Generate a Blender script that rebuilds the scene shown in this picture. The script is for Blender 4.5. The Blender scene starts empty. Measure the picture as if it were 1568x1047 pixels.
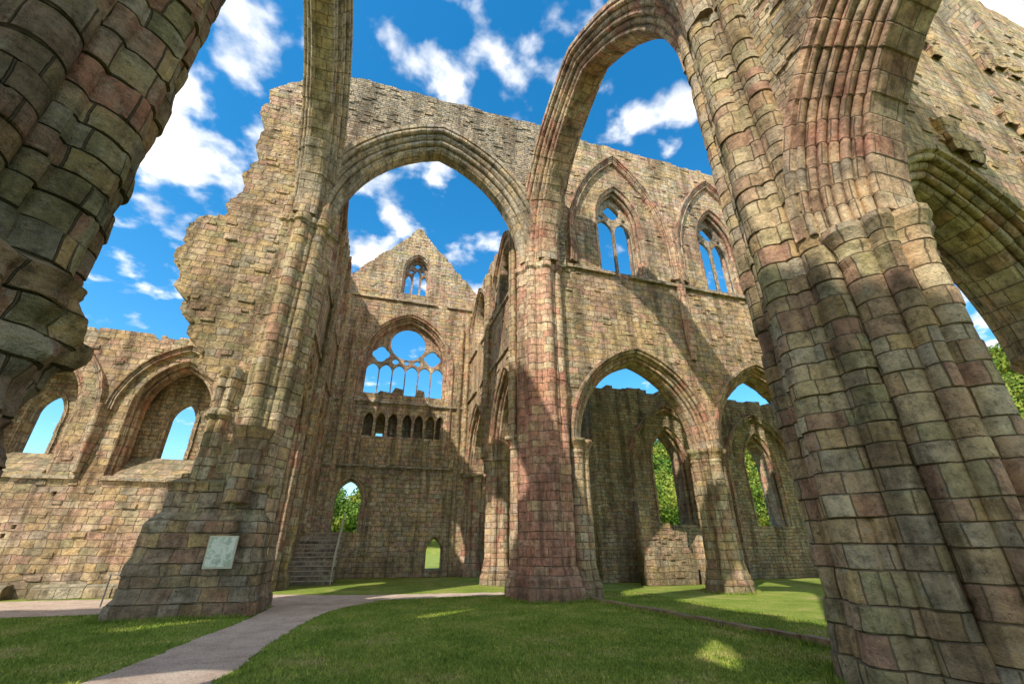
import bpy, bmesh, math, random
import numpy as np
from mathutils import Vector, noise
random.seed(7); np.random.seed(7)
sc=bpy.context.scene
sc.view_settings.view_transform='Standard'; sc.view_settings.look='None'; sc.view_settings.exposure=0

# ---------------------------------------------------------------- helpers
def empty(name):
    o=bpy.data.objects.new(name,None); sc.collection.objects.link(o); return o
def link(name,me,mat=None,parent=None):
    o=bpy.data.objects.new(name,me); sc.collection.objects.link(o)
    if mat: me.materials.append(mat)
    if parent: o.parent=parent
    return o
def boxuv(me):
    if not me.uv_layers: me.uv_layers.new(name='UVMap')
    n=len(me.loops); uv=np.zeros((n,2))
    co=np.zeros(len(me.vertices)*3); me.vertices.foreach_get('co',co); co=co.reshape(-1,3)
    for p in me.polygons:
        nx,ny,nz=p.normal
        for li in p.loop_indices:
            c=co[me.loops[li].vertex_index]
            if abs(nz)>.8: uv[li]=(c[0],c[1])
            else:
                L=math.hypot(nx,ny) or 1
                tx,ty=-ny/L,nx/L
                if abs(tx)>abs(ty) and tx<0 or abs(ty)>=abs(tx) and ty<0: tx,ty=-tx,-ty
                uv[li]=(c[0]*tx+c[1]*ty,c[2])
    me.uv_layers[0].data.foreach_set('uv',uv.ravel())
def mesh(name,vs,fs,mat,parent=None,uv=True):
    me=bpy.data.meshes.new(name); me.from_pydata([tuple(map(float,v)) for v in vs],[],fs); me.update()
    if uv: boxuv(me)
    return link(name,me,mat,parent)
def fastmesh(name,V,F,mat,parent=None):
    V=np.asarray(V,dtype=np.float32); F=np.asarray(F,dtype=np.int32); k=F.shape[1]
    me=bpy.data.meshes.new(name)
    me.vertices.add(len(V)); me.vertices.foreach_set('co',V.ravel())
    me.loops.add(F.size); me.loops.foreach_set('vertex_index',F.ravel())
    me.polygons.add(len(F)); me.polygons.foreach_set('loop_start',np.arange(0,F.size,k,dtype=np.int32))
    me.update(calc_edges=True); me.validate()
    return link(name,me,mat,parent)

# ---------------------------------------------------------------- materials
def newmat(name):
    m=bpy.data.materials.new(name); m.use_nodes=True; nt=m.node_tree
    b=nt.nodes['Principled BSDF']; b.inputs['Roughness'].default_value=.92
    b.inputs['Specular IOR Level'].default_value=.2
    return m,nt,b
def N(nt,t,**kw):
    n=nt.nodes.new(t)
    for k,v in kw.items():
        if k in n.inputs.keys(): n.inputs[k].default_value=v
        else: setattr(n,k,v)
    return n
def mth(nt,op,a,b=None,c=None,clamp=False):
    n=nt.nodes.new('ShaderNodeMath'); n.operation=op; n.use_clamp=clamp
    for i,v in enumerate((a,b,c)):
        if v is None: continue
        if isinstance(v,(int,float)): n.inputs[i].default_value=v
        else: nt.links.new(v,n.inputs[i])
    return n.outputs[0]
def mix(nt,f,a,b,bt='MIX'):
    n=nt.nodes.new('ShaderNodeMixRGB'); n.blend_type=bt
    for i,v in enumerate((f,a,b)):
        if isinstance(v,(int,float)): n.inputs[i].default_value=v
        elif isinstance(v,tuple): n.inputs[i].default_value=(*v,1) if len(v)==3 else v
        else: nt.links.new(v,n.inputs[i])
    return n.outputs[0]
def mr(nt,v,a,b,c=0.,d=1.):
    n=nt.nodes.new('ShaderNodeMapRange'); nt.links.new(v,n.inputs[0])
    for i,x in enumerate((a,b,c,d)): n.inputs[i+1].default_value=x
    return n.outputs[0]
def ramp(nt,v,cols,interp='LINEAR'):
    n=nt.nodes.new('ShaderNodeValToRGB'); n.color_ramp.interpolation=interp
    e=n.color_ramp.elements
    while len(e)<len(cols): e.new(.5)
    for i,(p,c) in enumerate(cols):
        e[i].position=p; e[i].color=(*c,1)
    nt.links.new(v,n.inputs[0]); return n.outputs[0]

def stone(name,cols,bw=.55,bh=.33,distort=.02,bump=.85,lichen=.45,mort=(.15,.11,.07),stain=(.10,.085,.05),dist=.06,even=.2,nscale=2.3,msize=.013,gain=1.,patch=(.46,.21,.145),patchamt=.5,top=(.25,.24,.16),mortamt=.7,moss=.25):
    m,nt,b=newmat(name); L=nt.links
    tc=N(nt,'ShaderNodeTexCoord'); geo=N(nt,'ShaderNodeNewGeometry')
    nz=N(nt,'ShaderNodeTexNoise',Scale=nscale,Detail=3.); L.new(tc.outputs['UV'],nz.inputs['Vector'])
    s=nt.nodes.new('ShaderNodeVectorMath'); s.operation='SUBTRACT'; L.new(nz.outputs['Color'],s.inputs[0]); s.inputs[1].default_value=(.5,.5,.5)
    s2=nt.nodes.new('ShaderNodeVectorMath'); s2.operation='SCALE'; L.new(s.outputs[0],s2.inputs[0]); s2.inputs['Scale'].default_value=distort*4
    ad=nt.nodes.new('ShaderNodeVectorMath'); ad.operation='ADD'; L.new(tc.outputs['UV'],ad.inputs[0]); L.new(s2.outputs[0],ad.inputs[1])
    br=N(nt,'ShaderNodeTexBrick'); L.new(ad.outputs[0],br.inputs['Vector'])
    br.inputs['Color1'].default_value=(0,0,0,1); br.inputs['Color2'].default_value=(1,1,1,1); br.inputs['Mortar'].default_value=(.5,.5,.5,1)
    br.inputs['Scale'].default_value=1; br.inputs['Mortar Size'].default_value=msize; br.inputs['Mortar Smooth'].default_value=.6
    br.inputs['Brick Width'].default_value=bw; br.inputs['Row Height'].default_value=bh; br.offset=.43; br.squash=.7; br.squash_frequency=3
    rnd=mth(nt,'MULTIPLY',br.outputs['Color'],1.0); mo=br.outputs['Fac']
    k=len(cols); avg=tuple(sum(c[i] for c in cols)/k for i in range(3))
    gain*=1.16
    cols=[tuple(gain*(c[i]*(1-even)+avg[i]*even) for i in range(3)) for c in cols]
    base=ramp(nt,rnd,[(.08+.84*i/(k-1),c) for i,c in enumerate(cols)])
    big=N(nt,'ShaderNodeTexNoise',Scale=.5,Detail=6.,Roughness=.7); L.new(tc.outputs['Object'],big.inputs['Vector'])
    sb=nt.nodes.new('ShaderNodeSeparateColor'); L.new(big.outputs['Color'],sb.inputs[0])
    base=mix(nt,mr(nt,sb.outputs[2],.50,.60,0.,patchamt),base,patch)
    base=mix(nt,mr(nt,sb.outputs[1],.52,.64,0.,.5),base,tuple(min(1,x*1.15) for x in cols[1]))
    base=mix(nt,mr(nt,sb.outputs[0],.50,.66,0.,.65),base,stain)
    med=N(nt,'ShaderNodeTexNoise',Scale=5.,Detail=7.,Roughness=.74); L.new(tc.outputs['Object'],med.inputs['Vector'])
    base=mix(nt,1.,base,ramp(nt,med.outputs['Fac'],[(.32,(.46,.45,.43)),(.5,(1,1,1)),(.68,(1.5,1.47,1.4))]),'MULTIPLY')
    sm=nt.nodes.new('ShaderNodeSeparateColor'); L.new(med.outputs['Color'],sm.inputs[0])
    base=mix(nt,mr(nt,sm.outputs[1],.56,.66,0.,lichen),base,(.54,.51,.42))
    base=mix(nt,mr(nt,sm.outputs[0],.57,.66,0.,moss),base,(.20,.215,.07))
    dk=N(nt,'ShaderNodeTexNoise',Scale=11.,Detail=5.,Roughness=.75); L.new(tc.outputs['Object'],dk.inputs['Vector'])
    base=mix(nt,mr(nt,dk.outputs['Fac'],.55,.66,0.,.6),base,(.09,.07,.045))
    mp=N(nt,'ShaderNodeMapping'); mp.inputs['Scale'].default_value=(2.2,2.2,.22); L.new(tc.outputs['Object'],mp.inputs[0])
    st=N(nt,'ShaderNodeTexNoise',Scale=1.,Detail=4.,Roughness=.65); L.new(mp.outputs[0],st.inputs['Vector'])
    base=mix(nt,1.,base,ramp(nt,st.outputs['Fac'],[(.38,(.58,.57,.55)),(.5,(1,1,1)),(.66,(1.18,1.15,1.1))]),'MULTIPLY')
    base=mix(nt,mth(nt,'MULTIPLY',mo,mortamt),base,mort)
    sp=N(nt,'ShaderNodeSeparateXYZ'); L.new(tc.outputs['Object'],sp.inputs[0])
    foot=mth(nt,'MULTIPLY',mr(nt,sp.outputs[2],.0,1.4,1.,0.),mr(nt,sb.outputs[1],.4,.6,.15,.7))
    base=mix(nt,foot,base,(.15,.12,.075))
    sn=N(nt,'ShaderNodeSeparateXYZ'); L.new(geo.outputs['Normal'],sn.inputs[0])
    base=mix(nt,mth(nt,'MULTIPLY',mr(nt,sn.outputs[2],.4,.8,0.,.8),mr(nt,sm.outputs[2],.35,.55)),base,top)
    L.new(base,b.inputs['Base Color'])
    h=mth(nt,'SUBTRACT',1.,mo)
    h=mth(nt,'ADD',h,mth(nt,'MULTIPLY',rnd,.8))
    h=mth(nt,'ADD',h,mth(nt,'MULTIPLY',med.outputs['Fac'],2.0))
    h=mth(nt,'ADD',h,mth(nt,'MULTIPLY',dk.outputs['Fac'],.9))
    bp=N(nt,'ShaderNodeBump',Strength=bump,Distance=dist); L.new(h,bp.inputs['Height']); L.new(bp.outputs[0],b.inputs['Normal'])
    return m

BUFF=(.58,.425,.25); GREY=(.44,.385,.31); OLIVE=(.42,.365,.20); RED=(.47,.215,.155); PINK=(.58,.34,.25); PALE=(.66,.55,.39); OCH=(.58,.40,.19)
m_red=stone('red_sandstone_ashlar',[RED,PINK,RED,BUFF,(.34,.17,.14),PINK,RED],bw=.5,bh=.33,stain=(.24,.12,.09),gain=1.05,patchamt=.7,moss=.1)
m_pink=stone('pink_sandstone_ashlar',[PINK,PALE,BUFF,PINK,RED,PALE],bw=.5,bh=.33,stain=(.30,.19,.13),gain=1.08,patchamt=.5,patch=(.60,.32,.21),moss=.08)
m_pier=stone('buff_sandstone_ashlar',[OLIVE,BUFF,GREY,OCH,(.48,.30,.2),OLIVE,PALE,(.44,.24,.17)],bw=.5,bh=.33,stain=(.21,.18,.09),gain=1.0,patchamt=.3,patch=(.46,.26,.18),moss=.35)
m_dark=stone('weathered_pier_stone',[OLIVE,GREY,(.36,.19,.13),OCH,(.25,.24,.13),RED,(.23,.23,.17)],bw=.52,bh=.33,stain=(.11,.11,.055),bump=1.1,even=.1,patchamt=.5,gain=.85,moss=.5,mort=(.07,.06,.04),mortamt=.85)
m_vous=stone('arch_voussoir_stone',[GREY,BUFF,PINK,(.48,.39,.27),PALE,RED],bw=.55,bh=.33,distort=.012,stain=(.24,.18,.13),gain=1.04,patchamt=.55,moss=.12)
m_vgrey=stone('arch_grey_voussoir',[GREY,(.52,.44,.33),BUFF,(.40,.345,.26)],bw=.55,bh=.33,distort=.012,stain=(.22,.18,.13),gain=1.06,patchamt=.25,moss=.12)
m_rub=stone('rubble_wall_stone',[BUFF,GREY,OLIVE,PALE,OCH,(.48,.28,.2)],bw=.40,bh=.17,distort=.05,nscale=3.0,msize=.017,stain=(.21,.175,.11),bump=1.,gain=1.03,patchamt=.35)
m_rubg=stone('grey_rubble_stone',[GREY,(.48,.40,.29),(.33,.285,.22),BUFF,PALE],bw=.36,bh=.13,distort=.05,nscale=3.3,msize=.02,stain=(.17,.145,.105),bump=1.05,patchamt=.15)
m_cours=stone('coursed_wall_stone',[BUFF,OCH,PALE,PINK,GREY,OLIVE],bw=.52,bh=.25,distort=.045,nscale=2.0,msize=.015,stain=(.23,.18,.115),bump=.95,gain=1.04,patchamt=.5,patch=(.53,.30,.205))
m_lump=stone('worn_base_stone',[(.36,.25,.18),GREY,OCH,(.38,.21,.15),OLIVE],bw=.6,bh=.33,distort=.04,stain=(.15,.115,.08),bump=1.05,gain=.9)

def grassmat(name,blade=False):
    m,nt,b=newmat(name); L=nt.links; tc=N(nt,'ShaderNodeTexCoord')
    n1=N(nt,'ShaderNodeTexNoise',Scale=.8,Detail=6.,Roughness=.72); L.new(tc.outputs['Object'],n1.inputs['Vector'])
    n2=N(nt,'ShaderNodeTexNoise',Scale=12.,Detail=6.,Roughness=.8); L.new(tc.outputs['Object'],n2.inputs['Vector'])
    c=ramp(nt,n1.outputs['Fac'],[(.3,(.13,.21,.03)),(.48,(.22,.30,.05)),(.58,(.30,.335,.08)),(.70,(.42,.36,.18))])
    c=mix(nt,1.,c,ramp(nt,n2.outputs['Fac'],[(.3,(.5,.5,.5)),(.7,(1.4,1.35,1.25))]),'MULTIPLY')
    if blade:
        g=N(nt,'ShaderNodeNewGeometry')
        c=mix(nt,1.,c,ramp(nt,g.outputs['Random Per Island'],[(0,(.5,.6,.45)),(.7,(1.15,1.2,1.1)),(.9,(1.5,1.4,1.3)),(1,(2.1,1.7,1.8))]),'MULTIPLY')
        b.inputs['Roughness'].default_value=.6
    else:
        bp=N(nt,'ShaderNodeBump',Strength=.9,Distance=.05); L.new(n2.outputs['Fac'],bp.inputs['Height']); L.new(bp.outputs[0],b.inputs['Normal'])
    L.new(c,b.inputs['Base Color']); return m
m_grass=grassmat('grass_ground'); m_blade=grassmat('grass_blades',True)
m_path,nt,b=newmat('buff_gravel'); tc=N(nt,'ShaderNodeTexCoord')
n1=N(nt,'ShaderNodeTexNoise',Scale=30.,Detail=7.,Roughness=.88); nt.links.new(tc.outputs['Object'],n1.inputs['Vector'])
n2=N(nt,'ShaderNodeTexNoise',Scale=1.6,Detail=7.,Roughness=.72); nt.links.new(tc.outputs['Object'],n2.inputs['Vector'])
c=ramp(nt,n2.outputs['Fac'],[(.3,(.46,.34,.26)),(.5,(.64,.50,.40)),(.7,(.72,.60,.49))]); c=mix(nt,1.,c,ramp(nt,n1.outputs['Fac'],[(.35,(.42,.42,.42)),(.5,(1,1,1)),(.65,(1.4,1.38,1.35))]),'MULTIPLY')
nt.links.new(c,b.inputs['Base Color']); bp=N(nt,'ShaderNodeBump',Strength=1.,Distance=.04); nt.links.new(n1.outputs['Fac'],bp.inputs['Height']); nt.links.new(bp.outputs[0],b.inputs['Normal'])
m_leaf,nt,b=newmat('tree_foliage'); g=N(nt,'ShaderNodeNewGeometry'); tc=N(nt,'ShaderNodeTexCoord')
n1=N(nt,'ShaderNodeTexNoise',Scale=.12,Detail=4.); nt.links.new(tc.outputs['Object'],n1.inputs['Vector'])
c=ramp(nt,n1.outputs['Fac'],[(.35,(.06,.13,.02)),(.5,(.12,.20,.03)),(.65,(.27,.28,.05))]); c=mix(nt,1.,c,ramp(nt,g.outputs['Random Per Island'],[(0,(.6,.65,.55)),(1,(1.5,1.4,1.2))]),'MULTIPLY')
nt.links.new(c,b.inputs['Base Color'])
m_metal,nt,b=newmat('dull_metal'); b.inputs['Base Color'].default_value=(.2,.19,.18,1); b.inputs['Metallic'].default_value=.6; b.inputs['Roughness'].default_value=.5
m_sign,nt,b=newmat('sign_panel'); b.inputs['Roughness'].default_value=.4; tc=N(nt,'ShaderNodeTexCoord')
n1=N(nt,'ShaderNodeTexNoise',Scale=9.,Detail=5.); nt.links.new(tc.outputs['Object'],n1.inputs['Vector'])
nt.links.new(ramp(nt,n1.outputs['Fac'],[(.4,(.42,.48,.38)),(.5,(.70,.73,.62)),(.6,(.76,.76,.68))]),b.inputs['Base Color'])
m_frame,nt,b=newmat('sign_frame'); b.inputs['Base Color'].default_value=(.62,.58,.46,1)

# ---------------------------------------------------------------- geometry generators
def arcdata(half,spring,apex):
    h=apex-spring; R=(half*half+h*h)/(2*half); return R,R-half
def arch_pts(c,half,spring,apex,off=0,n=14):
    R,k=arcdata(half,spring,apex); Ro=R+off; th=math.acos(max(-1,min(1,-k/Ro)))
    left=[]
    for i in range(n+1):
        a=math.pi+(th-math.pi)*i/n
        left.append((c+k+Ro*math.cos(a),spring+Ro*math.sin(a)))
    right=[(2*c-s,z) for s,z in left[:-1]][::-1]
    return left+right
def opening(c,half,sill,spring,apex,off=0):
    p=arch_pts(c,half,spring,apex,off); return [(p[0][0],sill)]+p+[(p[-1][0],sill)]
def circle(c,z,r,n=20): return [(c+r*math.cos(2*math.pi*i/n),z+r*math.sin(2*math.pi*i/n)) for i in range(n)]
def foil(c,z,r,k=4,n=36,a0=0.):
    return [(c+r*(.80+.20*abs(math.cos(k*(2*math.pi*i/n+a0)/2)))*math.cos(2*math.pi*i/n),z+r*(.80+.20*abs(math.cos(k*(2*math.pi*i/n+a0)/2)))*math.sin(2*math.pi*i/n)) for i in range(n)]
def ragged(s0,z0,s1,z1,amp=.18,step=.45,seed=0):
    r=random.Random(seed+int(abs(s0*13+z0*7))); L=math.hypot(s1-s0,z1-z0); out=[]
    ds,dz=(s1-s0)/L,(z1-z0)/L; t=0
    while t<L:
        w=step*r.uniform(.3,1.6); o=r.uniform(-amp,amp)
        t2=min(L,t+w)
        for q in (t,t2-.01):
            out.append((s0+ds*q, z0+dz*q+ds*o) if abs(ds)>abs(dz) else (s0+ds*q+o, z0+dz*q))
        t=t2
    return out
def pip(x,y,poly):
    ins=False; j=len(poly)-1
    for i in range(len(poly)):
        xi,yi=poly[i]; xj,yj=poly[j]
        if (yi>y)!=(yj>y) and x<(xj-xi)*(y-yi)/(yj-yi+1e-12)+xi: ins=not ins
        j=i
    return ins
def tow(ax,pos,s,d,z):
    p=pos(s) if callable(pos) else pos
    return (s,p+d,z) if ax=='e' else (p+d,s,z)
def wall(name,ax,pos,th,outline,holes,mat,parent,studs=0):
    cu=bpy.data.curves.new(name,'CURVE'); cu.dimensions='2D'; cu.fill_mode='BOTH'; cu.extrude=th/2
    for poly in [outline]+list(holes):
        sp=cu.splines.new('POLY'); sp.points.add(len(poly)-1)
        for i,(s,z) in enumerate(poly): sp.points[i].co=(s,z,0,1)
        sp.use_cyclic_u=True
    ob=bpy.data.objects.new('tmp',cu); sc.collection.objects.link(ob)
    dg=bpy.context.evaluated_depsgraph_get(); dg.update()
    me=bpy.data.meshes.new_from_object(ob.evaluated_get(dg)); bpy.data.objects.remove(ob)
    bm=bmesh.new(); bm.from_mesh(me); bmesh.ops.remove_doubles(bm,verts=bm.verts,dist=.0004)
    for v in bm.verts:
        s,z,d=v.co; v.co=tow(ax,pos,s,d,z)
    bmesh.ops.recalc_face_normals(bm,faces=bm.faces)
    if studs:
        r=random.Random(len(name)*17+int(outline[0][0]*3))
        ss=[p[0] for p in outline]; zz=[p[1] for p in outline]
        n=0
        for _ in range(studs*4):
            if n>=studs*1.5: break
            s=r.uniform(min(ss),max(ss)); z=r.uniform(min(zz),max(zz)); w=r.uniform(.09,.26); h=r.uniform(.04,.1)
            ok=True
            for a,c in ((-w,-h),(w,-h),(w,h),(-w,h)):
                if not pip(s+a,z+c,outline) or any(pip(s+a*1.2,z+c*1.2,hh) for hh in holes): ok=False;break
            if not ok: continue
            n+=1; pr=r.uniform(.01,.05); sk=r.uniform(-.05,.05)
            side=r.choice((-1,1)); vs=[]
            for d in (side*(th/2-.05),side*(th/2+pr)):
                f=1 if d==side*(th/2-.05) else .85
                for a,c in ((-w,-h),(w,-h),(w,h),(-w,h)):
                    vs.append(bm.verts.new(tow(ax,pos,s+a*f+r.uniform(-.02,.02),d,z+c*f+sk*a+r.uniform(-.012,.012))))
            for f in [(4,5,6,7),(0,1,5,4),(1,2,6,5),(2,3,7,6),(3,0,4,7)]: bm.faces.new([vs[i] for i in f])
        bmesh.ops.recalc_face_normals(bm,faces=bm.faces)
    me2=bpy.data.meshes.new(name); bm.to_mesh(me2); bm.free(); boxuv(me2)
    return link(name,me2,mat,parent)
def ringprof(T,D,k,inner=.14,face=.86,amp=.7):
    pr=[(T,D/2)]
    a=(T*face,D/2); b_=(0,D*inner); L=math.hypot(a[0]-b_[0],a[1]-b_[1]); A=L/k*amp
    nx,ny=-abs(b_[1]-a[1])/L,abs(b_[0]-a[0])/L
    m=9*k; pr.append((T*face-.005,D/2-.01)); pr.append((T*face-.03,D/2-.10))
    a=(T*face-.03,D/2-.10)
    for i in range(1,m+1):
        t=i/m
        w=abs(math.sin(math.pi*k*t))**.55 if int(k*t)%2==0 or k<3 else .6*abs(math.sin(math.pi*k*t))**.5
        pr.append((a[0]+(b_[0]-a[0])*t+nx*A*w*.8+A*.25, a[1]+(b_[1]-a[1])*t+ny*A*w*.8-A*.1))
    pr[-1]=(0,D*inner)
    return pr+[(r,-d) for r,d in pr[::-1]]
def ring(name,ax,pos,c,half,spring,apex,T,D,k,mat,parent,jamb=None,jit=.009,**kw):
    pr=ringprof(T,D,k,**kw); R,kk=arcdata(half,spring,apex); M=len(pr)
    r=random.Random(int(c*10)+int(half*10))
    cum=[0]
    for i in range(1,M+1): cum.append(cum[-1]+math.dist(pr[i-1],pr[i%M]))
    arcL=R*(math.pi-math.acos(-kk/R)); path=[]
    nv=max(4,int(arcL/.33)); nj=0
    if jamb is not None:
        H=spring-jamb; nj=max(1,int(H/.33))
        for i in range(nj):
            for f in (0,.94): path.append(('j',jamb+H*(i+f)/nj,i,(i+f)*.33))
    for i in range(nv):
        for f in (0,.5,.94): path.append(('a',(i+f)/nv,i+1000,(nj+i+f)*.33))
    path.append(('a',1.,nv+1000,(nj+nv)*.33))
    off={}; hr=[]
    for (ty,t,bi,vv) in path:
        if bi not in off: off[bi]=(r.gauss(0,jit),r.gauss(0,jit))
        o1,o2=off[bi]; row=[]
        for (rr,d) in pr:
            rr2=rr+o1*.7; d2=d+o2*.7
            if ty=='j': row.append((c-half-rr2,t,d2))
            else:
                Ro=R+rr2; th=math.acos(-kk/Ro); a=math.pi+(th-math.pi)*t
                row.append((c+kk+Ro*math.cos(a),spring+Ro*math.sin(a),d2))
        hr.append((row,vv))
    vs=[];fs=[];uvs=[]
    for side in (0,1):
        base=len(vs)
        for row,v in hr:
            for (s,z,d) in row: vs.append(tow(ax,pos,2*c-s if side else s,d,z))
        for i in range(len(hr)-1):
            for j in range(M):
                fs.append((base+i*M+j,base+i*M+(j+1)%M,base+(i+1)*M+(j+1)%M,base+(i+1)*M+j)); va,vb=hr[i][1],hr[i+1][1]
                uvs+= [(cum[j],va),(cum[j+1],va),(cum[j+1],vb),(cum[j],vb)]
        fs.append(tuple(range(base,base+M))); uvs+=[(0,0)]*M
    me=bpy.data.meshes.new(name); me.from_pydata(vs,[],fs); me.update()
    me.uv_layers.new(name='UVMap'); me.uv_layers[0].data.foreach_set('uv',np.array(uvs,dtype=np.float32).ravel())
    bm=bmesh.new(); bm.from_mesh(me); bmesh.ops.recalc_face_normals(bm,faces=bm.faces); bm.to_mesh(me); bm.free()
    return link(name,me,mat,parent)
def lobes(circs,n=200):
    P=[]
    for i in range(n):
        a=2*math.pi*i/n; dx,dy=math.cos(a),math.sin(a); best=0
        for (cx,cy,r) in circs:
            q=dx*cx+dy*cy; disc=q*q-(cx*cx+cy*cy-r*r)
            if disc>=0: best=max(best,q+math.sqrt(disc))
        P.append((dx*best,dy*best))
    return P
def polar(d,deg,r): return (d*math.cos(math.radians(deg)),d*math.sin(math.radians(deg)),r)
CROSS=[(0,0,.62)]+[polar(.78,a,.26) for a in (0,90,180,270)]+[polar(.80,a,.22) for a in (45,135,225,315)]+[polar(.78,a,.12) for a in (23,67,113,157,203,247,293,337)]
PIER8=[(0,0,.44)]+[polar(.46,a,.25) for a in (0,90,180,270)]+[polar(.53,a,.15) for a in (45,135,225,315)]
def sc_prof(C,k): return [(x*k,y*k,r*k) for x,y,r in C]
def stack(name,cx,cy,prof,z0,z1,mat,parent,ch=.33,scale=lambda z:1.,jit=.007,groove=.009,seed=1,blk=.45,vox=None):
    r=random.Random(seed); P=np.array(prof); M=len(P); nrm=P/np.linalg.norm(P,axis=1)[:,None]
    seg=np.linalg.norm(np.roll(P,-1,0)-P,axis=1); cum=np.concatenate([[0],np.cumsum(seg)]); tot=cum[-1]
    vs=[];vv=[]; z=z0; ci=0
    while z<z1-1e-6:
        zb=min(z1,z+ch*r.uniform(.65,1.2))
        if z1-zb<.1: zb=z1
        off=np.zeros(M); edges=[r.uniform(0,blk)]
        while edges[-1]<tot: edges.append(edges[-1]+blk*r.uniform(.6,1.5))
        vals=[r.gauss(0,jit) for _ in edges]+[0]
        for i in range(M):
            k=0
            while k<len(edges) and cum[i]>edges[k]: k+=1
            off[i]=vals[min(k,len(vals)-1)]
        sh=(r.gauss(0,jit*.3),r.gauss(0,jit*.3))
        for f,g in ((0,groove),(.05,0),(.35,-.001),(.65,-.001),(.95,0),(1,groove)):
            zz=z+(zb-z)*f; s=scale(zz); Q=P*s+nrm*(off-g)[:,None]
            if vox is not None: Q=vox(Q,zz)
            vs.append(np.column_stack([Q[:,0]+cx+sh[0],Q[:,1]+cy+sh[1],np.full(M,zz)])); vv.append((ci+f)*.33)
        z=zb; ci+=1
    K=len(vs); V=np.concatenate(vs); fs=[];uv=[]
    for i in range(K-1):
        for j in range(M):
            j2=(j+1)%M; fs.append((i*M+j,i*M+j2,(i+1)*M+j2,(i+1)*M+j))
            uv+=[(cum[j],vv[i]),(cum[j+1],vv[i]),(cum[j+1],vv[i+1]),(cum[j],vv[i+1])]
    fs.append(tuple(range((K-1)*M,K*M))); uv+=[tuple(p) for p in P]
    me=bpy.data.meshes.new(name); me.from_pydata([tuple(map(float,v)) for v in V],[],fs); me.update()
    me.uv_layers.new(name='UVMap'); me.uv_layers[0].data.foreach_set('uv',np.array(uv,dtype=np.float32).ravel())
    return link(name,me,mat,parent)
def box(name,x0,x1,y0,y1,z0,z1,mat,parent):
    vs=[(x,y,z) for z in (z0,z1) for y in (y0,y1) for x in (x0,x1)]
    return mesh(name,vs,[(0,2,3,1),(4,5,7,6),(0,1,5,4),(2,6,7,3),(0,4,6,2),(1,3,7,5)],mat,parent)
def basescale(z,k=1.):
    if z<.32: v=.26
    elif z<.5: v=.26-.12*(z-.32)/.18
    elif z<.62: v=.17
    elif z<.95: v=.12-.09*(z-.62)/.33
    else: v=0
    return 1+v*k
def capscale(z,zc,base=1.,h=.42,out=.28):
    if z<zc-h-.08: return base
    if z<zc-h: return base+.06
    if z<zc-.12: return base+.03+(out-.05)*((z-(zc-h))/(h-.12))**2
    return base+out
def arcade_outline(s0,s1,spring,arches,top):
    o=[(s0,spring)]
    for (c,h,ap,off) in arches: o+=arch_pts(c,h,spring,ap,off)
    o.append((s1,spring)); return o+top
def ledge(name,ax,pos,s0,s1,z,h,th,mat,parent):
    r=random.Random(int(abs(s0)*7+z*3)); s=s0; bm=bmesh.new()
    while s<s1:
        l=min(r.uniform(.5,1.1),s1-s)
        if r.random()>.08:
            j=r.uniform(-.02,.02); t=th/2+j; z0=z+r.uniform(-.015,.015); a,b_=s+.008,s+l-.008
            vs=[]
            for (d,zz) in ((-t,z0),(-t,z0+h*.7),(-t*.4,z0+h),(t,z0+h),(t,z0)):
                vs.append([tow(ax,pos,a,d,zz),tow(ax,pos,b_,d,zz)])
            V=[[bm.verts.new(p) for p in q] for q in vs]
            for i in range(5): bm.faces.new([V[i][0],V[i][1],V[(i+1)%5][1],V[(i+1)%5][0]])
            bm.faces.new([q[0] for q in V]); bm.faces.new([q[1] for q in V][::-1])
        s+=l
    bmesh.ops.recalc_face_normals(bm,faces=bm.faces); me=bpy.data.meshes.new(name); bm.to_mesh(me); bm.free(); boxuv(me)
    return link(name,me,mat,parent)
def wob(Q,z,a=.05,f=1.7):
    out=Q.copy()
    for i in range(len(Q)):
        out[i]*=1+a*noise.noise(Vector((Q[i][0]*f,Q[i][1]*f,z*f)))
    return out
def wobs(Q,z): return wob(Q,z,.02,2.5)

abbey=empty('abbey_ruin')
# ---------------------------------------------------------------- crossing piers
NW=(-3.65,15.0); NE=(5.85,15.1); SE=(6.90,4.6); SW=(-3.74,3.87)
def crs(z):
    return basescale(z) if z<1 else (1.0 if z<12.2 else (1.09 if z<12.5 else 1.03))
stack('northeast_crossing_pier',*NE,lobes(sc_prof(CROSS,.98)),0,7.6,m_red,abbey,scale=crs,seed=2,vox=wobs)
stack('northeast_crossing_pier_upper',*NE,lobes(sc_prof(CROSS,.965)),7.6,13.4,m_pink,abbey,scale=crs,seed=3)
stack('northwest_crossing_pier',*NW,lobes(CROSS),0,13.4,m_pier,abbey,scale=crs,seed=4)
stack('southeast_crossing_pier',*SE,lobes(sc_prof(CROSS,1.05),300),0,13.4,m_pier,abbey,scale=lambda z:basescale(z,.3) if z<1 else 1.,seed=5,jit=.012,groove=.016,vox=wobs)
def sws(z):
    if z<2.5: return 1.03
    if z<3.3: return 1.04+.13*((z-2.5)/.8)**1.3
    if z<3.5: return 1.14
    return 1.0
def swv(Q,z):
    Q=wob(Q,z,.03,2.5)
    if 2.2<z<3.6: Q=wob(Q,z,.14,4.)
    return Q
stack('southwest_crossing_pier',*SW,lobes(sc_prof(CROSS,1.1),300),0,13.4,m_dark,abbey,scale=sws,seed=6,jit=.014,groove=.016,vox=swv)

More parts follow.
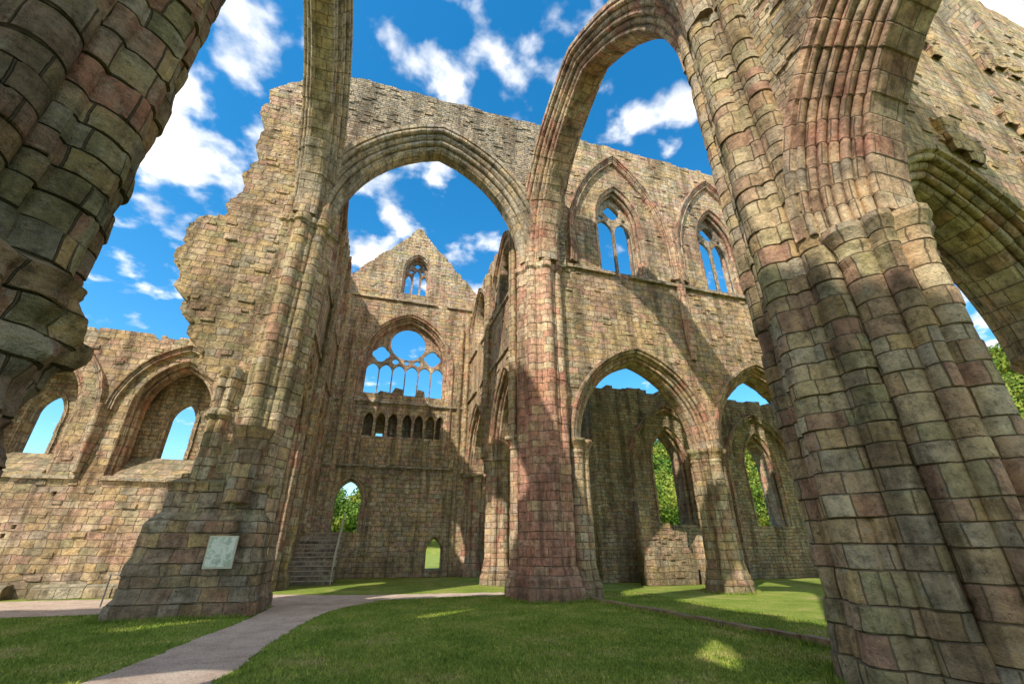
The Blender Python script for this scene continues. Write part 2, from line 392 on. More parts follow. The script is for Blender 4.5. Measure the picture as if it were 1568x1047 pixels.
# ---------------------------------------------------------------- crossing arches
ring('north_crossing_arch','e',15.0,1.07,3.85,12.6,17.9,1.15,1.7,4,m_vgrey,abbey)
top=ragged(6.9,21.2,-4.3,21.0,.08,.4,1)
wall('north_arch_spandrel_wall','e',15.0,1.1,arcade_outline(-4.3,6.9,12.6,[(1.07,3.85,17.9,1.05)],top),[],m_rubg,abbey,studs=260)
Epos=lambda n: 5.85+(15.1-n)/(15.1-4.6)*1.0
ring('east_crossing_arch','n',Epos,9.85,4.2,12.6,18.7,1.15,1.9,5,m_vous,abbey)
Wpos=lambda n: -3.65-(15-n)/(11.25)*.12
ring('west_crossing_arch','n',Wpos,9.4,4.6,12.6,18.6,1.15,1.7,5,m_vgrey,abbey)
Spos=lambda e: 3.87+(e+3.74)/10.7*.73
ring('south_crossing_arch','e',Spos,1.5,4.3,12.6,18.3,1.15,1.7,4,m_vous,abbey)
def band(name,ax,pos,c,half,spring,apex,o1,o2,th,mat):
    a=arch_pts(c,half,spring,apex,o1,20); b=arch_pts(c,half,spring,apex,o2,34)
    r=random.Random(4); b=[(s+r.uniform(-.07,.07),z+r.uniform(-.08,.08)) for s,z in b]
    wall(name,ax,pos,th,a+b[::-1],[],mat,abbey)
band('east_arch_rubble_back','n',Epos,9.85,4.2,12.6,18.7,1.05,1.55,1.1,m_rubg)
band('west_arch_rubble_back','n',Wpos,9.4,4.6,12.6,18.6,1.05,1.4,1.0,m_rubg)
band('south_arch_rubble_back','e',Spos,1.5,4.3,12.6,18.3,1.05,1.5,1.0,m_rubg)

# ---------------------------------------------------------------- ruined nave stub west of NW pier
st=[(-3.6,21.2)]+ragged(-4.2,20.9,-6.0,19.0,.12,.4)+[(-6.2,18.8),(-6.0,18.1),(-6.25,17.7),(-5.85,16.8),(-6.0,15.6),(-5.75,14.9),(-6.1,14.2),(-5.9,13.3),(-6.3,12.6),(-6.0,12.25),(-6.9,11.9),(-7.15,11.3),(-7.0,10.7),(-7.2,10.2),(-6.85,9.6),(-6.9,9.1),(-6.4,8.9),(-6.5,8.3),(-6.0,8.0),(-6.1,7.5),(-5.5,7.1),(-5.6,6.6),(-5.0,6.2),(-4.9,5.3),(-4.4,4.6),(-3.6,4.2)]
def rough(st,seed):
    st2=[];r=random.Random(seed)
    for i in range(len(st)):
        a,b_=st[i],st[(i+1)%len(st)]; st2.append(a)
        L=math.dist(a,b_)
        if a[0]<-4.3 and L>.3 and i<len(st)-1:
            k=int(L/.28)
            for j in range(1,k+1):
                t=j/(k+1); o=r.uniform(-.08,.08); m=(a[0]+(b_[0]-a[0])*t,a[1]+(b_[1]-a[1])*t)
                st2.append((m[0]+o,m[1]+.03)); st2.append((m[0]+o+r.uniform(-.05,.05),m[1]-.05))
    return st2
wall('ruined_nave_wall_stub','e',15.05,1.25,rough(st,8),[],m_cours,abbey,studs=160)
wall('ruined_nave_wall_core','e',15.1,1.75,rough([(s*.96-.1,z*1.0-.15) for s,z in st if z<13],3)+[(-3.7,13)],[],m_cours,abbey,studs=40)

def lscale(z):
    if z<.3: return 1.10
    if z<.42: return 1.10-.07*(z-.3)/.12
    if z<1.15: return 1.03
    if z<1.3: return 1.03-.05*(z-1.15)/.15
    if z<2.1: return .97
    if z<2.35: return .97-.14*(z-2.1)/.25
    if z<3.0: return .80
    if z<3.12: return .84
    return .70
oct_=[(-1.5,-1.0),(-1.3,-1.15),(1.25,-1.15),(1.4,-1.0),(1.4,1.0),(-1.5,1.0)]
def dens(poly,step=.12):
    out=[]
    for i in range(len(poly)):
        a,b=poly[i],poly[(i+1)%len(poly)]; n=max(1,int(math.dist(a,b)/step))
        for k in range(n): out.append((a[0]+(b[0]-a[0])*k/n,a[1]+(b[1]-a[1])*k/n))
    return out
stack('pier_base_buttress',-3.95,14.95,dens(oct_,.07),0,3.35,m_lump,abbey,scale=lscale,seed=9,jit=.016,groove=.018,blk=.6,ch=.36,vox=lambda Q,z:wob(Q,z,.018,2.2))
LB=[(0,0,.3)]+[polar(.22,a,.16) for a in range(0,360,60)]
stack('buttress_corbel_shaft',-3.5,14.0,lobes(LB,60),2.6,4.6,m_lump,abbey,scale=lambda z:.8+.7*max(0,(z-3.6))**1.5,seed=10,jit=.02,vox=wob)
stack('buttress_side_shaft',-4.5,14.3,lobes(LB,60),2.3,6.4,m_pier,abbey,scale=lambda z:.8+(.3 if 4.9<z<5.15 else 0)+.25*max(0,(z-5.2)),seed=11,jit=.02,vox=wob)

# ---------------------------------------------------------------- nave north aisle wall (left)
AN=20.65; TH=1.0
rings=(-8.05,-12.6,-17.2,-21.8,-26.4)
hl=[opening(c,1.2,3.9,6.5,8.3,.28) for c in rings]+[opening(-7.3,.5,.02,1.5,2.3)]
r=random.Random(2)
for i in range(14):
    s=-5.5-r.random()*14; z=r.uniform(1.2,3.4)
    if abs(s+7.3)>1: hl.append([(s,z),(s+.14,z+.01),(s+.15,z+.15),(s+.01,z+.14)])
ol=[(-4.7,0)]+ragged(-4.7,9.5,-30,9.7,.16,.5)+[(-30,0)]
wall('nave_north_aisle_wall','e',AN,TH,ol,hl,m_cours,abbey,studs=320)
wall('nave_north_aisle_wall_outer','e',AN+TH/2+.3,.6,[(-4.7,0.02)]+ragged(-4.7,9.2,-30,9.4,.16,.5,3)+[(-30,0.02)],[opening(c+.02,.52,4.7,6.3,7.1) for c in rings],m_rub,abbey)
for i,c in enumerate(rings):
    ring('nave_aisle_window_surround','e',AN,c,1.2,6.5,8.3,.32,TH-.1,2,m_vous,abbey,jamb=3.9)
    ring('nave_aisle_light_surround','e',AN+TH/2+.25,c+.02,.5,6.3,7.1,.14,.62,1,m_vgrey,abbey,jamb=4.7)
    ring('nave_aisle_wall_rib','e',AN-TH/2-.02,c,1.95,6.3,9.0,.24,.42,2,m_vous,abbey)
    stack('vault_corbel',c-2.28,AN-TH/2-.05,lobes([(0,0,.16),(.14,0,.1),(-.14,0,.1),(0,-.14,.1)],40),3.95,6.5,m_vous,abbey,scale=lambda z:.5+.5*min(1,(z-3.9)/1.2)+.2*max(0,z-5.6),seed=i)
    a0,a1=AN-.44,AN+.48
    mesh('window_sloped_sill',[(c-1.2,a0,3.9),(c+1.2,a0,3.9),(c+1.2,a1,4.72),(c-1.2,a1,4.72),(c-1.2,a1,3.6),(c+1.2,a1,3.6),(c-1.2,a0,3.6),(c+1.2,a0,3.6)],[(0,1,2,3),(0,6,7,1),(6,4,5,7),(3,2,5,4),(0,3,4,6),(1,7,5,2)],m_cours,abbey)
ledge('nave_aisle_string_course','e',AN-TH/2-.03,-30,-4.7,3.72,.13,.16,m_vgrey,abbey)
ledge('nave_aisle_bench','e',AN-TH/2-.2,-30,-4.9,0.,.4,.5,m_vgrey,abbey)

# ---------------------------------------------------------------- north transept
tw=ragged(27,17.8,15.6,18.4,.2,.5)
wt_out=[(15.6,0.01),(27,0.01)]+tw
wt_h=[opening(18.4,1.75,.03,5.2,8.2,.45),opening(18.4,1.0,12.9,15,16.6,.2),opening(24.0,1.0,12.9,15,16.6,.2)]
wall('transept_west_wall','n',-3.95,1.5,wt_out,wt_h,m_cours,abbey,studs=200)
ring('transept_aisle_arch','n',-3.95,18.4,1.75,5.2,8.2,.5,1.75,3,m_vous,abbey,jamb=0.)
for c in (18.4,24.0):
    ring('transept_west_clerestory','n',-3.95,c,1.0,15,16.6,.22,1.62,2,m_vous,abbey,jamb=12.9)
for n_ in (16.0,21.2,21.7,26.7):
    stack('transept_wall_shafts',-3.2,n_,lobes([(0,0,.22),(.17,.16,.12),(.17,-.16,.12),(.22,0,.13)],70),0,16.5,m_pier,abbey,scale=lambda z:1.3 if z<.5 else 1.,seed=int(n_*3))
ring('transept_west_wall_rib','n',-3.2,18.6,2.3,12.9,17.4,.25,.4,2,m_vous,abbey)
ring('transept_west_wall_rib','n',-3.2,24.0,2.3,12.9,17.4,.25,.4,2,m_vous,abbey)
ring('transept_west_blind_arch','n',-3.2,24.0,1.9,5.2,8.4,.4,.3,3,m_vous,abbey,jamb=2.2)
ledge('transept_west_string','n',-3.2,15.7,27,9.6,.16,.2,m_vgrey,abbey)
ledge('transept_west_string','n',-3.2,15.7,27,12.6,.16,.2,m_vgrey,abbey)
te=ragged(27,17.2,19.5,16.9,.22,.5)+ragged(19.5,16.4,15.8,16.2,.3,.4)
wall('transept_east_wall','n',5.85,1.3,arcade_outline(15.8,27,5.2,[(18.1,2.05,8.6,.4),(24.0,2.05,8.6,.4)],te),
     [opening(18.1,1.0,12.9,15,15.9,.2),opening(24.0,1.0,12.9,15,16.2,.2)],m_cours,abbey,studs=160)
for c in (18.1,24.0):
    ring('transept_arcade_arch','n',5.85,c,2.05,5.2,8.6,.5,1.5,3,m_vous,abbey)
    ring('transept_east_wall_rib','n',5.2,c,2.35,12.9,16.6,.25,.35,2,m_vous,abbey)
PC=lambda zc:(lambda z:capscale(z,zc) if z>1 else basescale(z))
for n_ in (21.05,26.7):
    stack('transept_arcade_pier',5.85,n_,lobes(PIER8),0,5.4,m_vous,abbey,scale=PC(5.4),ch=.3,seed=int(n_))
stack('transept_arcade_respond',5.6,16.2,lobes(PIER8),0,5.4,m_vous,abbey,scale=PC(5.4),ch=.3,seed=33)
for n_ in (16.3,21.05,26.6):
    stack('transept_east_shafts',5.18,n_,lobes([(0,0,.2),(-.17,.16,.12),(-.17,-.16,.12),(-.22,0,.13)],60),5.4,16.0,m_pier,abbey,seed=int(n_)+50)
ledge('transept_east_string','n',5.2,15.9,27,9.8,.16,.22,m_vgrey,abbey)
ledge('transept_east_string','n',5.2,15.9,27,12.6,.16,.22,m_vgrey,abbey)
box('chapel_east_wall',10.6,11.6,20.9,28,0,9.3,m_rub,abbey)

GN=27.4
gb=[(6.9,0.01),(6.9,17.0)]+ragged(6.4,17.0,1.45,22.6,.1,.4)+[(1.3,22.9),(.85,23.0)]+ragged(.7,22.6,-4.2,17.0,.1,.4)+[(-4.9,16.8),(-4.9,0.01)]
gh=[opening(1.1,2.45,10.0,12,15.2,.45),opening(1.15,.82,17.3,19.3,20.5,.15),opening(-1.25,.72,2.2,3.9,4.9,.2),opening(3.7,.5,.35,1.25,1.95,.1)]
gh_front=gh+[opening(c,.27,7.4,8.35,8.85) for c in (-.75,-.05,.65,1.5,2.2,2.9,3.5)]
wall('transept_north_gable_wall','e',GN-.3,.7,gb,gh_front,m_cours,abbey,studs=260)
wall('transept_north_gable_back','e',GN+.36,.6,[(s*.99,z-.25 if z>5 else z) for s,z in gb],gh+[opening(-.05,.2,7.5,8.3,8.8)],m_rub,abbey)
ring('north_window_arch','e',GN-.05,1.1,2.45,12,15.2,.55,1.4,3,m_vous,abbey,jamb=5.8)
ring('gable_window_surround','e',GN-.05,1.15,.82,19.3,20.5,.2,1.25,2,m_vous,abbey,jamb=17.3)
ring('night_stair_doorway','e',GN-.05,-1.25,.72,3.9,4.9,.25,1.3,2,m_vous,abbey,jamb=2.2)
ring('sacristy_doorway','e',GN-.05,3.7,.5,1.25,1.95,.18,1.3,2,m_vous,abbey,jamb=.35)
tr=opening(1.1,2.45,9.9,12,15.2,.05)
hs=[circle(1.1,13.72,1.14,32),foil(1.1-1.66,12.86,.56),foil(1.1+1.66,12.86,.56),circle(.40,12.42,.21,12),circle(1.80,12.42,.21,12),circle(1.1,12.40,.16,10)]
for o_ in (-2.06,-1.24,-.41,.41,1.24,2.06): hs.append(opening(1.1+o_,.375,10.05,11.7,12.18))
wall('north_window_tracery','e',GN,.2,tr,hs,m_vous,abbey)
rg=[(-1.4,8.0),(3.6,8.0),(3.6,9.6),(3.3,9.9),(3.2,10.3),(2.6,10.3),(2.5,10.9),(2.1,11.0),(1.9,10.5),(1.2,10.4),(1.1,10.9),(.6,11.0),(.4,10.6),(-.3,10.7),(-.6,10.4),(-1.4,10.4)]
wall('north_window_broken_sill','e',GN+1.2,.5,rg,[],m_cours,abbey,studs=30)
tr=opening(1.15,.82,17.25,19.3,20.5,.05)
hs=[opening(1.15,.21,17.35,19.1,19.7),opening(.6,.2,17.35,18.7,19.2),opening(1.7,.2,17.35,18.7,19.2),foil(1.15,20.02,.23),circle(.75,19.5,.15),circle(1.55,19.5,.15)]
wall('gable_window_tracery','e',GN,.2,tr,hs,m_vous,abbey)
for z_ in (5.6,9.4,16.6): ledge('gable_wall_string','e',GN-.68,-3.1,5.2,z_,.15,.2,m_vgrey,abbey)
for c in (-2.3,4.6,-.9,.9,2.7):
    stack('gable_wall_shaft',c,GN-.66,lobes([(0,0,.15)],18),(5.75 if abs(c-1.1)<3 else 0),(7.2 if abs(c-1.1)<3 else 15),m_pier,abbey,seed=3)
sts=empty('night_stair')
for i in range(12):
    box('step',-3.2,-1.2+.002*i,23.0+.32*i,27.06,.18*i+(.001 if i else 0),.18*(i+1),m_vgrey,sts)
    box('step_nosing',-3.19,-1.17,22.97+.32*i,23.02+.32*i,.18*(i+1)-.04,.18*(i+1)+.004,m_path,sts)
rail=empty('stair_handrail')
def tube(name,a,b,r,mat,parent,n=8):
    a=Vector(a);b=Vector(b);d=(b-a).normalized(); u=d.orthogonal().normalized(); w=d.cross(u)
    vs=[]
    for p in (a,b):
        for i in range(n):
            t=2*math.pi*i/n; vs.append(p+u*r*math.cos(t)+w*r*math.sin(t))
    fs=[(i,(i+1)%n,n+(i+1)%n,n+i) for i in range(n)]+[tuple(range(n))[::-1],tuple(range(n,2*n))]
    return mesh(name,vs,fs,mat,parent)
for z_ in (.55,1.0): tube('rail',(-1.28,22.9,z_),(-1.28,26.9,z_+2.2),.03,m_frame,rail)
for i in range(4): tube('post',(-1.28,23.0+i*1.2,.7*i),(-1.28,23.0+i*1.2,1.02+.7*i),.025,m_frame,rail)

# ---------------------------------------------------------------- presbytery north side
PN=15.3
pt=ragged(27,21.3,6.6,21.2,.1,.4)
arcs=[(10.0,2.65,8.6,.45),(16.3,2.45,8.6,.45),(22.4,2.45,8.6,.45)]
pout=[(6.6,5.1)]
for (c,h,ap,off) in arcs: pout+=arch_pts(c,h,5.1,ap,off)
pout+=[(27,5.1)]+pt
wh=[opening(c,1.05,13.0,16.0,18.1,.22) for c in (10.0,15.9,21.9)]
wall('presbytery_north_wall','e',PN,1.2,pout,wh,m_cours,abbey,studs=520)
for i,(c,h,ap,off) in enumerate(arcs):
    ring('presbytery_arcade_arch','e',PN,c,h,5.1,ap,.62,1.55,4,m_vous,abbey)
for i,c in enumerate((10.0,15.9,21.9)):
    ring('clerestory_window_surround','e',PN,c,1.05,16.0,18.1,.27,1.3,2,m_vous,abbey,jamb=13.0)
    ring('clerestory_wall_rib','e',PN-.62,c,2.45,14.6,19.9,.36,.55,3,m_vous,abbey,jamb=13.1)
    tr=opening(c,1.05,12.95,16.0,18.1,.05)
    wall('clerestory_tracery','e',PN,.16,tr,[opening(c-.53,.475,13.1,15.75,16.45),opening(c+.53,.475,13.1,15.75,16.45),foil(c,17.08,.46),circle(c-.66,16.66,.13,10),circle(c+.66,16.66,.13,10)],m_vgrey,abbey)
ledge('presbytery_string_course','e',PN-.62,6.7,27,12.78,.2,.24,m_vgrey,abbey)
for i,e_ in enumerate((13.15,19.35,25.5)):
    stack('presbytery_arcade_pier',e_,PN,lobes(sc_prof(PIER8,.98)),0,5.15,m_pier,abbey,scale=PC(5.15),ch=.3,seed=60+i)
    stack('presbytery_wall_shaft',e_-.2,PN-.66,lobes([(0,0,.14),(.15,0,.09),(-.15,0,.09)],40),9.0,16.2,m_pink,abbey,scale=lambda z:.5+.5*min(1,(z-9)/.8),seed=70+i)
stack('presbytery_arcade_respond',7.0,PN,lobes(PIER8),0,5.15,m_pier,abbey,scale=PC(5.15),ch=.3,seed=69)
ph=[opening(c,.95,2.5,5.6,7.3,.25) for c in (15.1,21.2,27.2)]
wall('presbytery_aisle_wall','e',21.0,1.4,[(10.6,0.01),(34,0.01)]+ragged(34,9.4,10.6,9.5,.15,.5),ph,m_rub,abbey,studs=260)
for c in (15.1,21.2,27.2):
    ring('presbytery_aisle_window','e',21.0,c,.95,5.6,7.3,.28,1.5,2,m_vous,abbey,jamb=2.5)
    ring('presbytery_aisle_rib','e',20.25,c,2.3,5.2,8.4,.25,.4,2,m_vous,abbey,jamb=0.)
sw_=[(11.6,0.01),(14.2,0.01),(14.3,.9),(13.9,1.5),(13.95,2.1),(13.2,2.2),(13.1,2.5),(12.2,2.45),(12.1,3.2),(11.6,3.4)]
wall('ruined_screen_wall','e',18.6,.5,sw_,[],m_cours,abbey,studs=40)
wall('ruined_screen_wall_end','n',14.75,.45,[(18.2,.01),(18.9,.01),(18.85,1.6),(18.4,2.0),(18.2,1.5)],[],m_cours,abbey)

# ---------------------------------------------------------------- presbytery south arcade
PS=4.4
pout=[(7.3,5.1)]
for (c,h,ap,off) in [(10.2,2.3,8.4,.45),(16.3,2.45,8.4,.45),(22.4,2.45,8.4,.45)]: pout+=arch_pts(c,h,5.1,ap,off)
pout+=[(27,5.1)]+ragged(27,19,18,20,.5,.6)+ragged(18,17,7.3,16,.5,.6)
wall('presbytery_south_wall','e',PS,1.3,pout,[opening(c,1.05,13.0,15.0,16.6,.22) for c in (22.0,)],m_cours,abbey,studs=400)
for c,h in ((10.2,2.3),(16.3,2.45),(22.4,2.45)):
    ring('presbytery_south_arch','e',PS,c,h,5.1,8.4,.62,1.7,4,m_pier,abbey)
for i,e_ in enumerate((13.15,19.35,25.5)):
    stack('presbytery_south_pier',e_,PS,lobes(PIER8),0,5.15,m_pier,abbey,scale=PC(5.15),ch=.3,seed=80+i)
r=random.Random(3)
for i in range(22):
    e_=8.2+i*.62+r.uniform(-.3,.3); z_=r.uniform(9.0,14.6); w_=r.uniform(.14,.34)
    stack('broken_vault_springer',e_,PS-.62,dens([(-w_,-.2),(w_,-.24),(w_*1.1,.25),(-w_*1.1,.25)],.07),z_,z_+r.uniform(.3,1.3),m_cours,abbey,scale=lambda z,z0=z_:.7+.3*(z-z0),seed=i,jit=.02,vox=lambda Q,z:wob(Q,z,.3,3.))
# ---------------------------------------------------------------- south transept
a_=arch_pts(.45,2.6,6.0,9.9,.95)
wo=[(3.9,6.0)]+a_[::-1]+[(-6.3,6.0)]+[(-6.3,15)]+ragged(-6.0,15.5,3.2,16.5,.3,.5)+[(3.9,16.5)]
wall('south_transept_east_wall','n',7.0,1.3,wo,[],m_rub,abbey,studs=320)
ring('south_transept_arch','n',7.0,.45,2.6,6.0,9.9,1.05,1.9,7,m_vous,abbey,amp=.95)
stack('south_transept_respond',6.95,3.62,lobes(sc_prof(PIER8,.95),220),0,5.95,m_pier,abbey,scale=lambda z:capscale(z,5.95,1.,.5,.22) if z>1 else basescale(z,.35)*.98,ch=.33,seed=90,vox=wobs)
stack('south_transept_pier',7.0,-2.7,lobes(PIER8),0,6.0,m_pier,abbey,scale=PC(6.0),ch=.33,seed=91)
wall('south_transept_west_wall','n',-4.4,1.3,[(3.4,.01),(3.4,19)]+ragged(3.2,19,-9.5,20,.3,.5)+[(-9.6,.01)],[opening(-2.0,1.0,12.9,15,16.6),opening(-7,1.0,12.9,15,16.6)],m_cours,abbey)
wall('nave_south_arcade_wall','e',3.6,1.3,[(-4.9,5.2)]+sum([arch_pts(c,2.4,5.2,8.6,.2) [::-1] for c in (-8.2,-14.4,-20.6)],[])+[(-25,5.2)]+ragged(-25,20,-5.1,20.5,.3,.5),[opening(c,1.0,13,15.5,17.4) for c in (-8.2,-14.4,-20.6)],m_cours,abbey)
for e_ in (-11.3,-17.5,-23.7):
    stack('nave_south_pier',e_,3.6,lobes(PIER8,90),0,5.25,m_pier,abbey,scale=PC(5.25),seed=int(-e_))

# ---------------------------------------------------------------- sign
sign=empty('information_plaque')
box('board_frame',-3.76,-3.12,13.62,13.69,1.06,1.80,m_frame,sign)
box('board_panel',-3.72,-3.16,13.605,13.625,1.10,1.76,m_sign,sign)
box('bracket',-3.5,-3.38,13.68,13.95,1.2,1.6,m_metal,sign)
fence=empty('metal_barrier')
for i in range(3): tube('post',(-6.9+i*.45,16.9,0),(-6.9+i*.45,16.9,.85),.02,m_metal,fence)
tube('rail',(-6.95,16.9,.82),(-5.95,16.9,.82),.02,m_metal,fence)

# ---------------------------------------------------------------- ground
mesh('lawn',[(-1500,-1500,0),(1500,-1500,0),(1500,1500,0),(-1500,1500,0)],[(0,1,2,3)],m_grass)
def smooth_path(pl,pr,amp=.1):
    n=160
    def samp(P,t):
        t*=len(P)-1; i=min(int(t),len(P)-2); f=t-i
        p0=P[max(i-1,0)];p1=P[i];p2=P[i+1];p3=P[min(i+2,len(P)-1)]
        return tuple(.5*((2*p1[k])+(-p0[k]+p2[k])*f+(2*p0[k]-5*p1[k]+4*p2[k]-p3[k])*f*f+(-p0[k]+3*p1[k]-3*p2[k]+p3[k])*f**3) for k in (0,1))
    A=[];B=[]
    for i in range(n+1):
        a=samp(pl,i/n);b=samp(pr,i/n)
        w1=noise.noise(Vector((i*.27,1,0)))*amp+noise.noise(Vector((i*1.3,1,0)))*amp*.6; w2=noise.noise(Vector((i*.27,7,0)))*amp+noise.noise(Vector((i*1.3,9,0)))*amp*.6
        A.append((a[0]+w1,a[1]+w1));B.append((b[0]+w2,b[1]+w2))
    return A,B
pl=[(-6.5,2.5),(-4.6,5.5),(-3.30,7.9),(-2.80,11.),(-2.45,13.2),(-2.3,15.6),(-2.3,16.4)]
pr_=[(-4.6,.5),(-2.9,4.4),(-1.7,7.4),(-1.4,10.2),(-1.1,12.4),(-.6,14.4),(.6,16.3)]
A,B=smooth_path(pl,pr_)
k=len(A)
mesh('gravel_path',[(x,y,.006) for x,y in A]+[(x,y,.006) for x,y in B],[(i,k+i,k+i+1,i+1) for i in range(k-1)],m_path)
A2=[(-28,15.6),(-14,15.5),(-6,15.2),(-3,15.6),(0,16.3),(5,16.8)]; B2=[(-28,19.4),(-14,19.4),(-7,19.2),(-3,19.2),(0,18.2),(5,17.7)]
A2,B2=smooth_path(A2,B2); k2=len(A2)
mesh('gravel_path',[(x,y,.010) for x,y in A2]+[(x,y,.010) for x,y in B2],[(i,i+1,k2+i+1,k2+i) for i in range(k2-1)],m_path)
kerb=empty('stone_kerb')
r=random.Random(5); n_=5.5
while n_<14:
    l=r.uniform(.7,1.1); e_=7.0+(14-n_)*.12
    box('kerb_stone',e_-.09,e_+.09+r.uniform(-.01,.01),n_,n_+l-.015,0,.1+r.uniform(-.01,.01),m_red,kerb); n_+=l
poly=A+B[::-1]; poly2=A2+B2[::-1]
n=320000
X=np.random.uniform(-11,10,n); Y=5.5+11.5*np.random.rand(n)**1.25
def pipn(X,Y,poly):
    ins=np.zeros(len(X),bool); j=len(poly)-1
    for i in range(len(poly)):
        xi,yi=poly[i];xj,yj=poly[j]
        if yi!=yj: ins^=((yi>Y)!=(yj>Y))&(X<(xj-xi)*(Y-yi)/(yj-yi)+xi)
        j=i
    return ins
keep=~pipn(X,Y,poly)&~pipn(X,Y,poly2); X=X[keep];Y=Y[keep];n=len(X)
patch=.5+.5*np.sin(X*2.1+np.sin(Y*1.3)*2)*np.sin(Y*1.7+np.cos(X*.9)*2)
h=np.random.uniform(.02,.05,n)*(.75+.6*patch); a=np.random.uniform(0,2*np.pi,n); w=np.random.uniform(.004,.009,n)
lx=np.random.normal(0,.022,n);ly=np.random.normal(0,.022,n)
V=np.zeros((n,3,3)); V[:,0]=np.stack([X-w*np.cos(a),Y-w*np.sin(a),np.zeros(n)],1); V[:,1]=np.stack([X+w*np.cos(a),Y+w*np.sin(a),np.zeros(n)],1); V[:,2]=np.stack([X+lx,Y+ly,h],1)
T=[]
def tuft_ring(cx,cy,rad,m):
    t=np.random.uniform(0,2*np.pi,m); rr=rad+np.abs(np.random.normal(0,.06,m)); T.append(np.stack([cx+rr*np.cos(t),cy+rr*np.sin(t)],1))
tuft_ring(NE[0],NE[1],1.24,2500); tuft_ring(SE[0],SE[1],1.2,3500); tuft_ring(13.15,PN,.9,1500)
for (x0,y0,x1,y1,m) in ((7.9,5.5,6.9,14,2600),(-5.6,13.6,-2.5,13.65,1200),(-5.7,13.6,-5.7,15.2,700)):
    t=np.random.rand(m); T.append(np.stack([x0+(x1-x0)*t+np.random.normal(0,.06,m)-.1,y0+(y1-y0)*t+np.random.normal(0,.04,m)],1))
T=np.concatenate(T); m=len(T); hh_=np.random.uniform(.05,.14,m); aa=np.random.uniform(0,2*np.pi,m); ww=.007
V2=np.zeros((m,3,3)); V2[:,0]=np.stack([T[:,0]-ww*np.cos(aa),T[:,1]-ww*np.sin(aa),np.zeros(m)],1); V2[:,1]=np.stack([T[:,0]+ww*np.cos(aa),T[:,1]+ww*np.sin(aa),np.zeros(m)],1); V2[:,2]=np.stack([T[:,0]+np.random.normal(0,.04,m),T[:,1]+np.random.normal(0,.04,m),hh_],1)
V=np.concatenate([V,V2]); n=len(V)
fastmesh('grass_tufts',V.reshape(-1,3),np.arange(3*n).reshape(-1,3),m_blade)

# ---------------------------------------------------------------- wooded hills
def hh(az,rad):
    A=1/(1+math.exp(-(az-2)/5)); A2=.05
    t=max(0,min(1,(rad-90)/260)); t=t*t*(3-2*t)
    return (A*(70+10*math.sin(az*.11)+6*math.sin(az*.31))+A2*30)*t
vs=[];fs=[];na,nr=90,26
for i in range(na+1):
    az=-50+170*i/na
    for j in range(nr+1):
        rad=80+340*j/nr; vs.append((rad*math.sin(math.radians(az)),rad*math.cos(math.radians(az)),hh(az,rad)-.3+2*noise.noise(Vector((az*.2,rad*.02,0)))*(j>1)))
for i in range(na):
    for j in range(nr):
        p=i*(nr+1)+j; fs.append((p,p+nr+1,p+nr+2,p+1))
mesh('wooded_hillside',vs,fs,m_grass)
cen=[];R_=random.Random(11)
for i in range(1000):
    az=R_.uniform(-12,85); rad=100+255*R_.random()**.9
    cen.append((rad*math.sin(math.radians(az)),rad*math.cos(math.radians(az)),hh(az,rad),R_.uniform(4.,6.5)))
Vs=[]
for (x,y,z,s) in cen:
    near=math.hypot(x,y)<170; m_=1300 if near else 420
    nl=11; lc=np.random.normal(0,.42,(nl,3))*s*np.array([1,1,.8]); ls=np.random.uniform(.3,.6,nl)*s
    idx=np.random.randint(0,nl,m_); dr=np.random.normal(0,1,(m_,3)); dr/=np.linalg.norm(dr,axis=1)[:,None]
    P=lc[idx]+dr*(ls[idx]*np.random.uniform(.75,1.08,m_))[:,None]+np.array([x,y,z+s*1.1])
    sz=(.045 if near else .085)*s
    u=np.random.normal(0,1,(m_,3)); u-=dr*(u*dr).sum(1)[:,None]*.8; u/=np.linalg.norm(u,axis=1)[:,None]; v=np.cross(dr,u)+dr*.3
    q=np.stack([P-u*sz-v*sz*.6,P+u*sz-v*sz*.8,P+u*sz*.7+v*sz,P-u*sz*.8+v*sz*.7],1); Vs.append(q)
V=np.concatenate(Vs).reshape(-1,3)
fastmesh('distant_trees',V,np.arange(len(V)).reshape(-1,4),m_leaf)

# ---------------------------------------------------------------- sky, sun
SAZ,SEL=228.,47.
w=bpy.data.worlds.new("World"); sc.world=w; w.use_nodes=True; nt=w.node_tree; L=nt.links
for n0 in list(nt.nodes): nt.nodes.remove(n0)
out=N(nt,'ShaderNodeOutputWorld'); bg=N(nt,'ShaderNodeBackground'); bg2=N(nt,'ShaderNodeBackground'); ms=N(nt,'ShaderNodeMixShader')
sky=N(nt,'ShaderNodeTexSky',sky_type='NISHITA'); sky.sun_disc=False; sky.sun_elevation=math.radians(SEL); sky.sun_rotation=math.radians(SAZ)
sky.air_density=1.; sky.dust_density=.3; sky.ozone_density=2.5
hs=N(nt,'ShaderNodeHueSaturation'); hs.inputs['Saturation'].default_value=1.38; hs.inputs['Hue'].default_value=.49; hs.inputs['Value'].default_value=1.8; L.new(sky.outputs[0],hs.inputs['Color'])
L.new(hs.outputs[0],bg.inputs[0]); bg.inputs[1].default_value=.15
tc=N(nt,'ShaderNodeTexCoord'); nv=nt.nodes.new('ShaderNodeVectorMath'); nv.operation='NORMALIZE'; L.new(tc.outputs['Generated'],nv.inputs[0])
sep=N(nt,'ShaderNodeSeparateXYZ'); L.new(nv.outputs[0],sep.inputs[0])
zz=mth(nt,'ADD',mth(nt,'MAXIMUM',sep.outputs[2],0.),.25)
dv=nt.nodes.new('ShaderNodeVectorMath'); dv.operation='DIVIDE'; L.new(nv.outputs[0],dv.inputs[0]); cb=N(nt,'ShaderNodeCombineXYZ')
for i in range(3): L.new(zz,cb.inputs[i])
L.new(cb.outputs[0],dv.inputs[1])
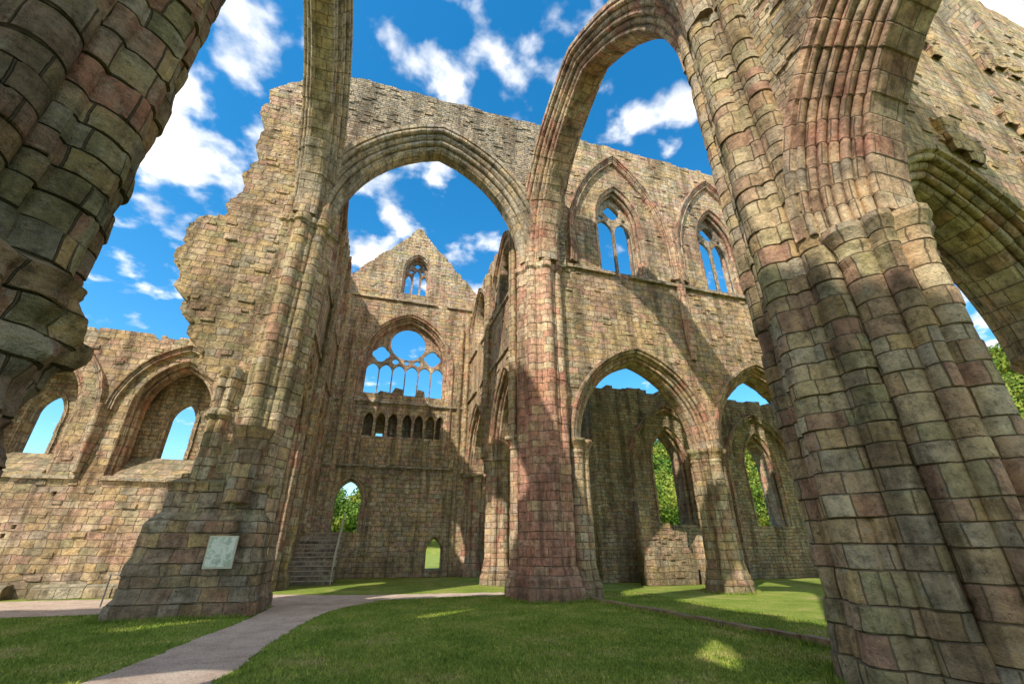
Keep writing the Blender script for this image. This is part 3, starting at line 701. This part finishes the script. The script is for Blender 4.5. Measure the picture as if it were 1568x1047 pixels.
nz=N(nt,'ShaderNodeTexNoise',Scale=9.5,Detail=7.,Roughness=.5); nz.inputs['Distortion'].default_value=.1; L.new(dv.outputs[0],nz.inputs['Vector'])
blob=None
for az,el,rr,wt in [(-30,39,.25,1.),(-1,58,.19,.95),(-4,43,.17,.8),(40,49.6,.11,.7),(49.5,49,.14,.7),(17,57,.11,.6),(-29,24,.12,.5),(-4,34,.15,.75),(-28,52,.15,.65),(10,35,.12,.65),(68,16,.22,.85),(60,60,.2,.6),(-60,40,.3,.8),(130,45,1.1,1.4),(190,55,1.1,1.5),(250,35,1.1,1.4)]:  # widest blobs: unseen clouds added behind the camera to fill shadows
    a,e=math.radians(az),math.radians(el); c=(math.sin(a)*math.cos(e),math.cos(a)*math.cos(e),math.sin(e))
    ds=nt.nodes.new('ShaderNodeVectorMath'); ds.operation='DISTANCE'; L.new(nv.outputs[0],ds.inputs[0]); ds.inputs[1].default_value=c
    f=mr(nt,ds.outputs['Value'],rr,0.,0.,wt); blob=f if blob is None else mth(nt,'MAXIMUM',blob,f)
v=mth(nt,'ADD',nz.outputs['Fac'],mth(nt,'MULTIPLY',blob,.25))
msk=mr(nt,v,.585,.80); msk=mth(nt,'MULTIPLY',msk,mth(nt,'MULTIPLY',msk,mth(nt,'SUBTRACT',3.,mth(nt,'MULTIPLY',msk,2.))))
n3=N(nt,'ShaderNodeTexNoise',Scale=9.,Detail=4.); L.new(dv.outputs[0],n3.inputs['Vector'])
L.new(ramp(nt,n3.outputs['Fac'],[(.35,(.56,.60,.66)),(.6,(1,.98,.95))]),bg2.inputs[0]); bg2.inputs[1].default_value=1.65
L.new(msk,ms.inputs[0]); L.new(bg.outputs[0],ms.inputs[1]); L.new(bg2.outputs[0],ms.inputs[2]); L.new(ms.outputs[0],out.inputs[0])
sd=bpy.data.lights.new('sun','SUN'); sd.energy=5.; sd.angle=math.radians(.6); sd.color=(1,.92,.79)
so=bpy.data.objects.new('sun',sd); sc.collection.objects.link(so)
a,e=math.radians(SAZ),math.radians(SEL); dirv=Vector((math.sin(a)*math.cos(e),math.cos(a)*math.cos(e),math.sin(e)))
so.rotation_euler=dirv.to_track_quat('Z','Y').to_euler()

cam=bpy.data.cameras.new('camera'); co=bpy.data.objects.new('camera',cam); sc.collection.objects.link(co)
cam.lens=15.25; cam.sensor_width=36; cam.clip_start=.1; cam.clip_end=4000
co.location=(0,0,1.6); co.rotation_euler=(math.radians(115),0,math.radians(-17)); sc.camera=co
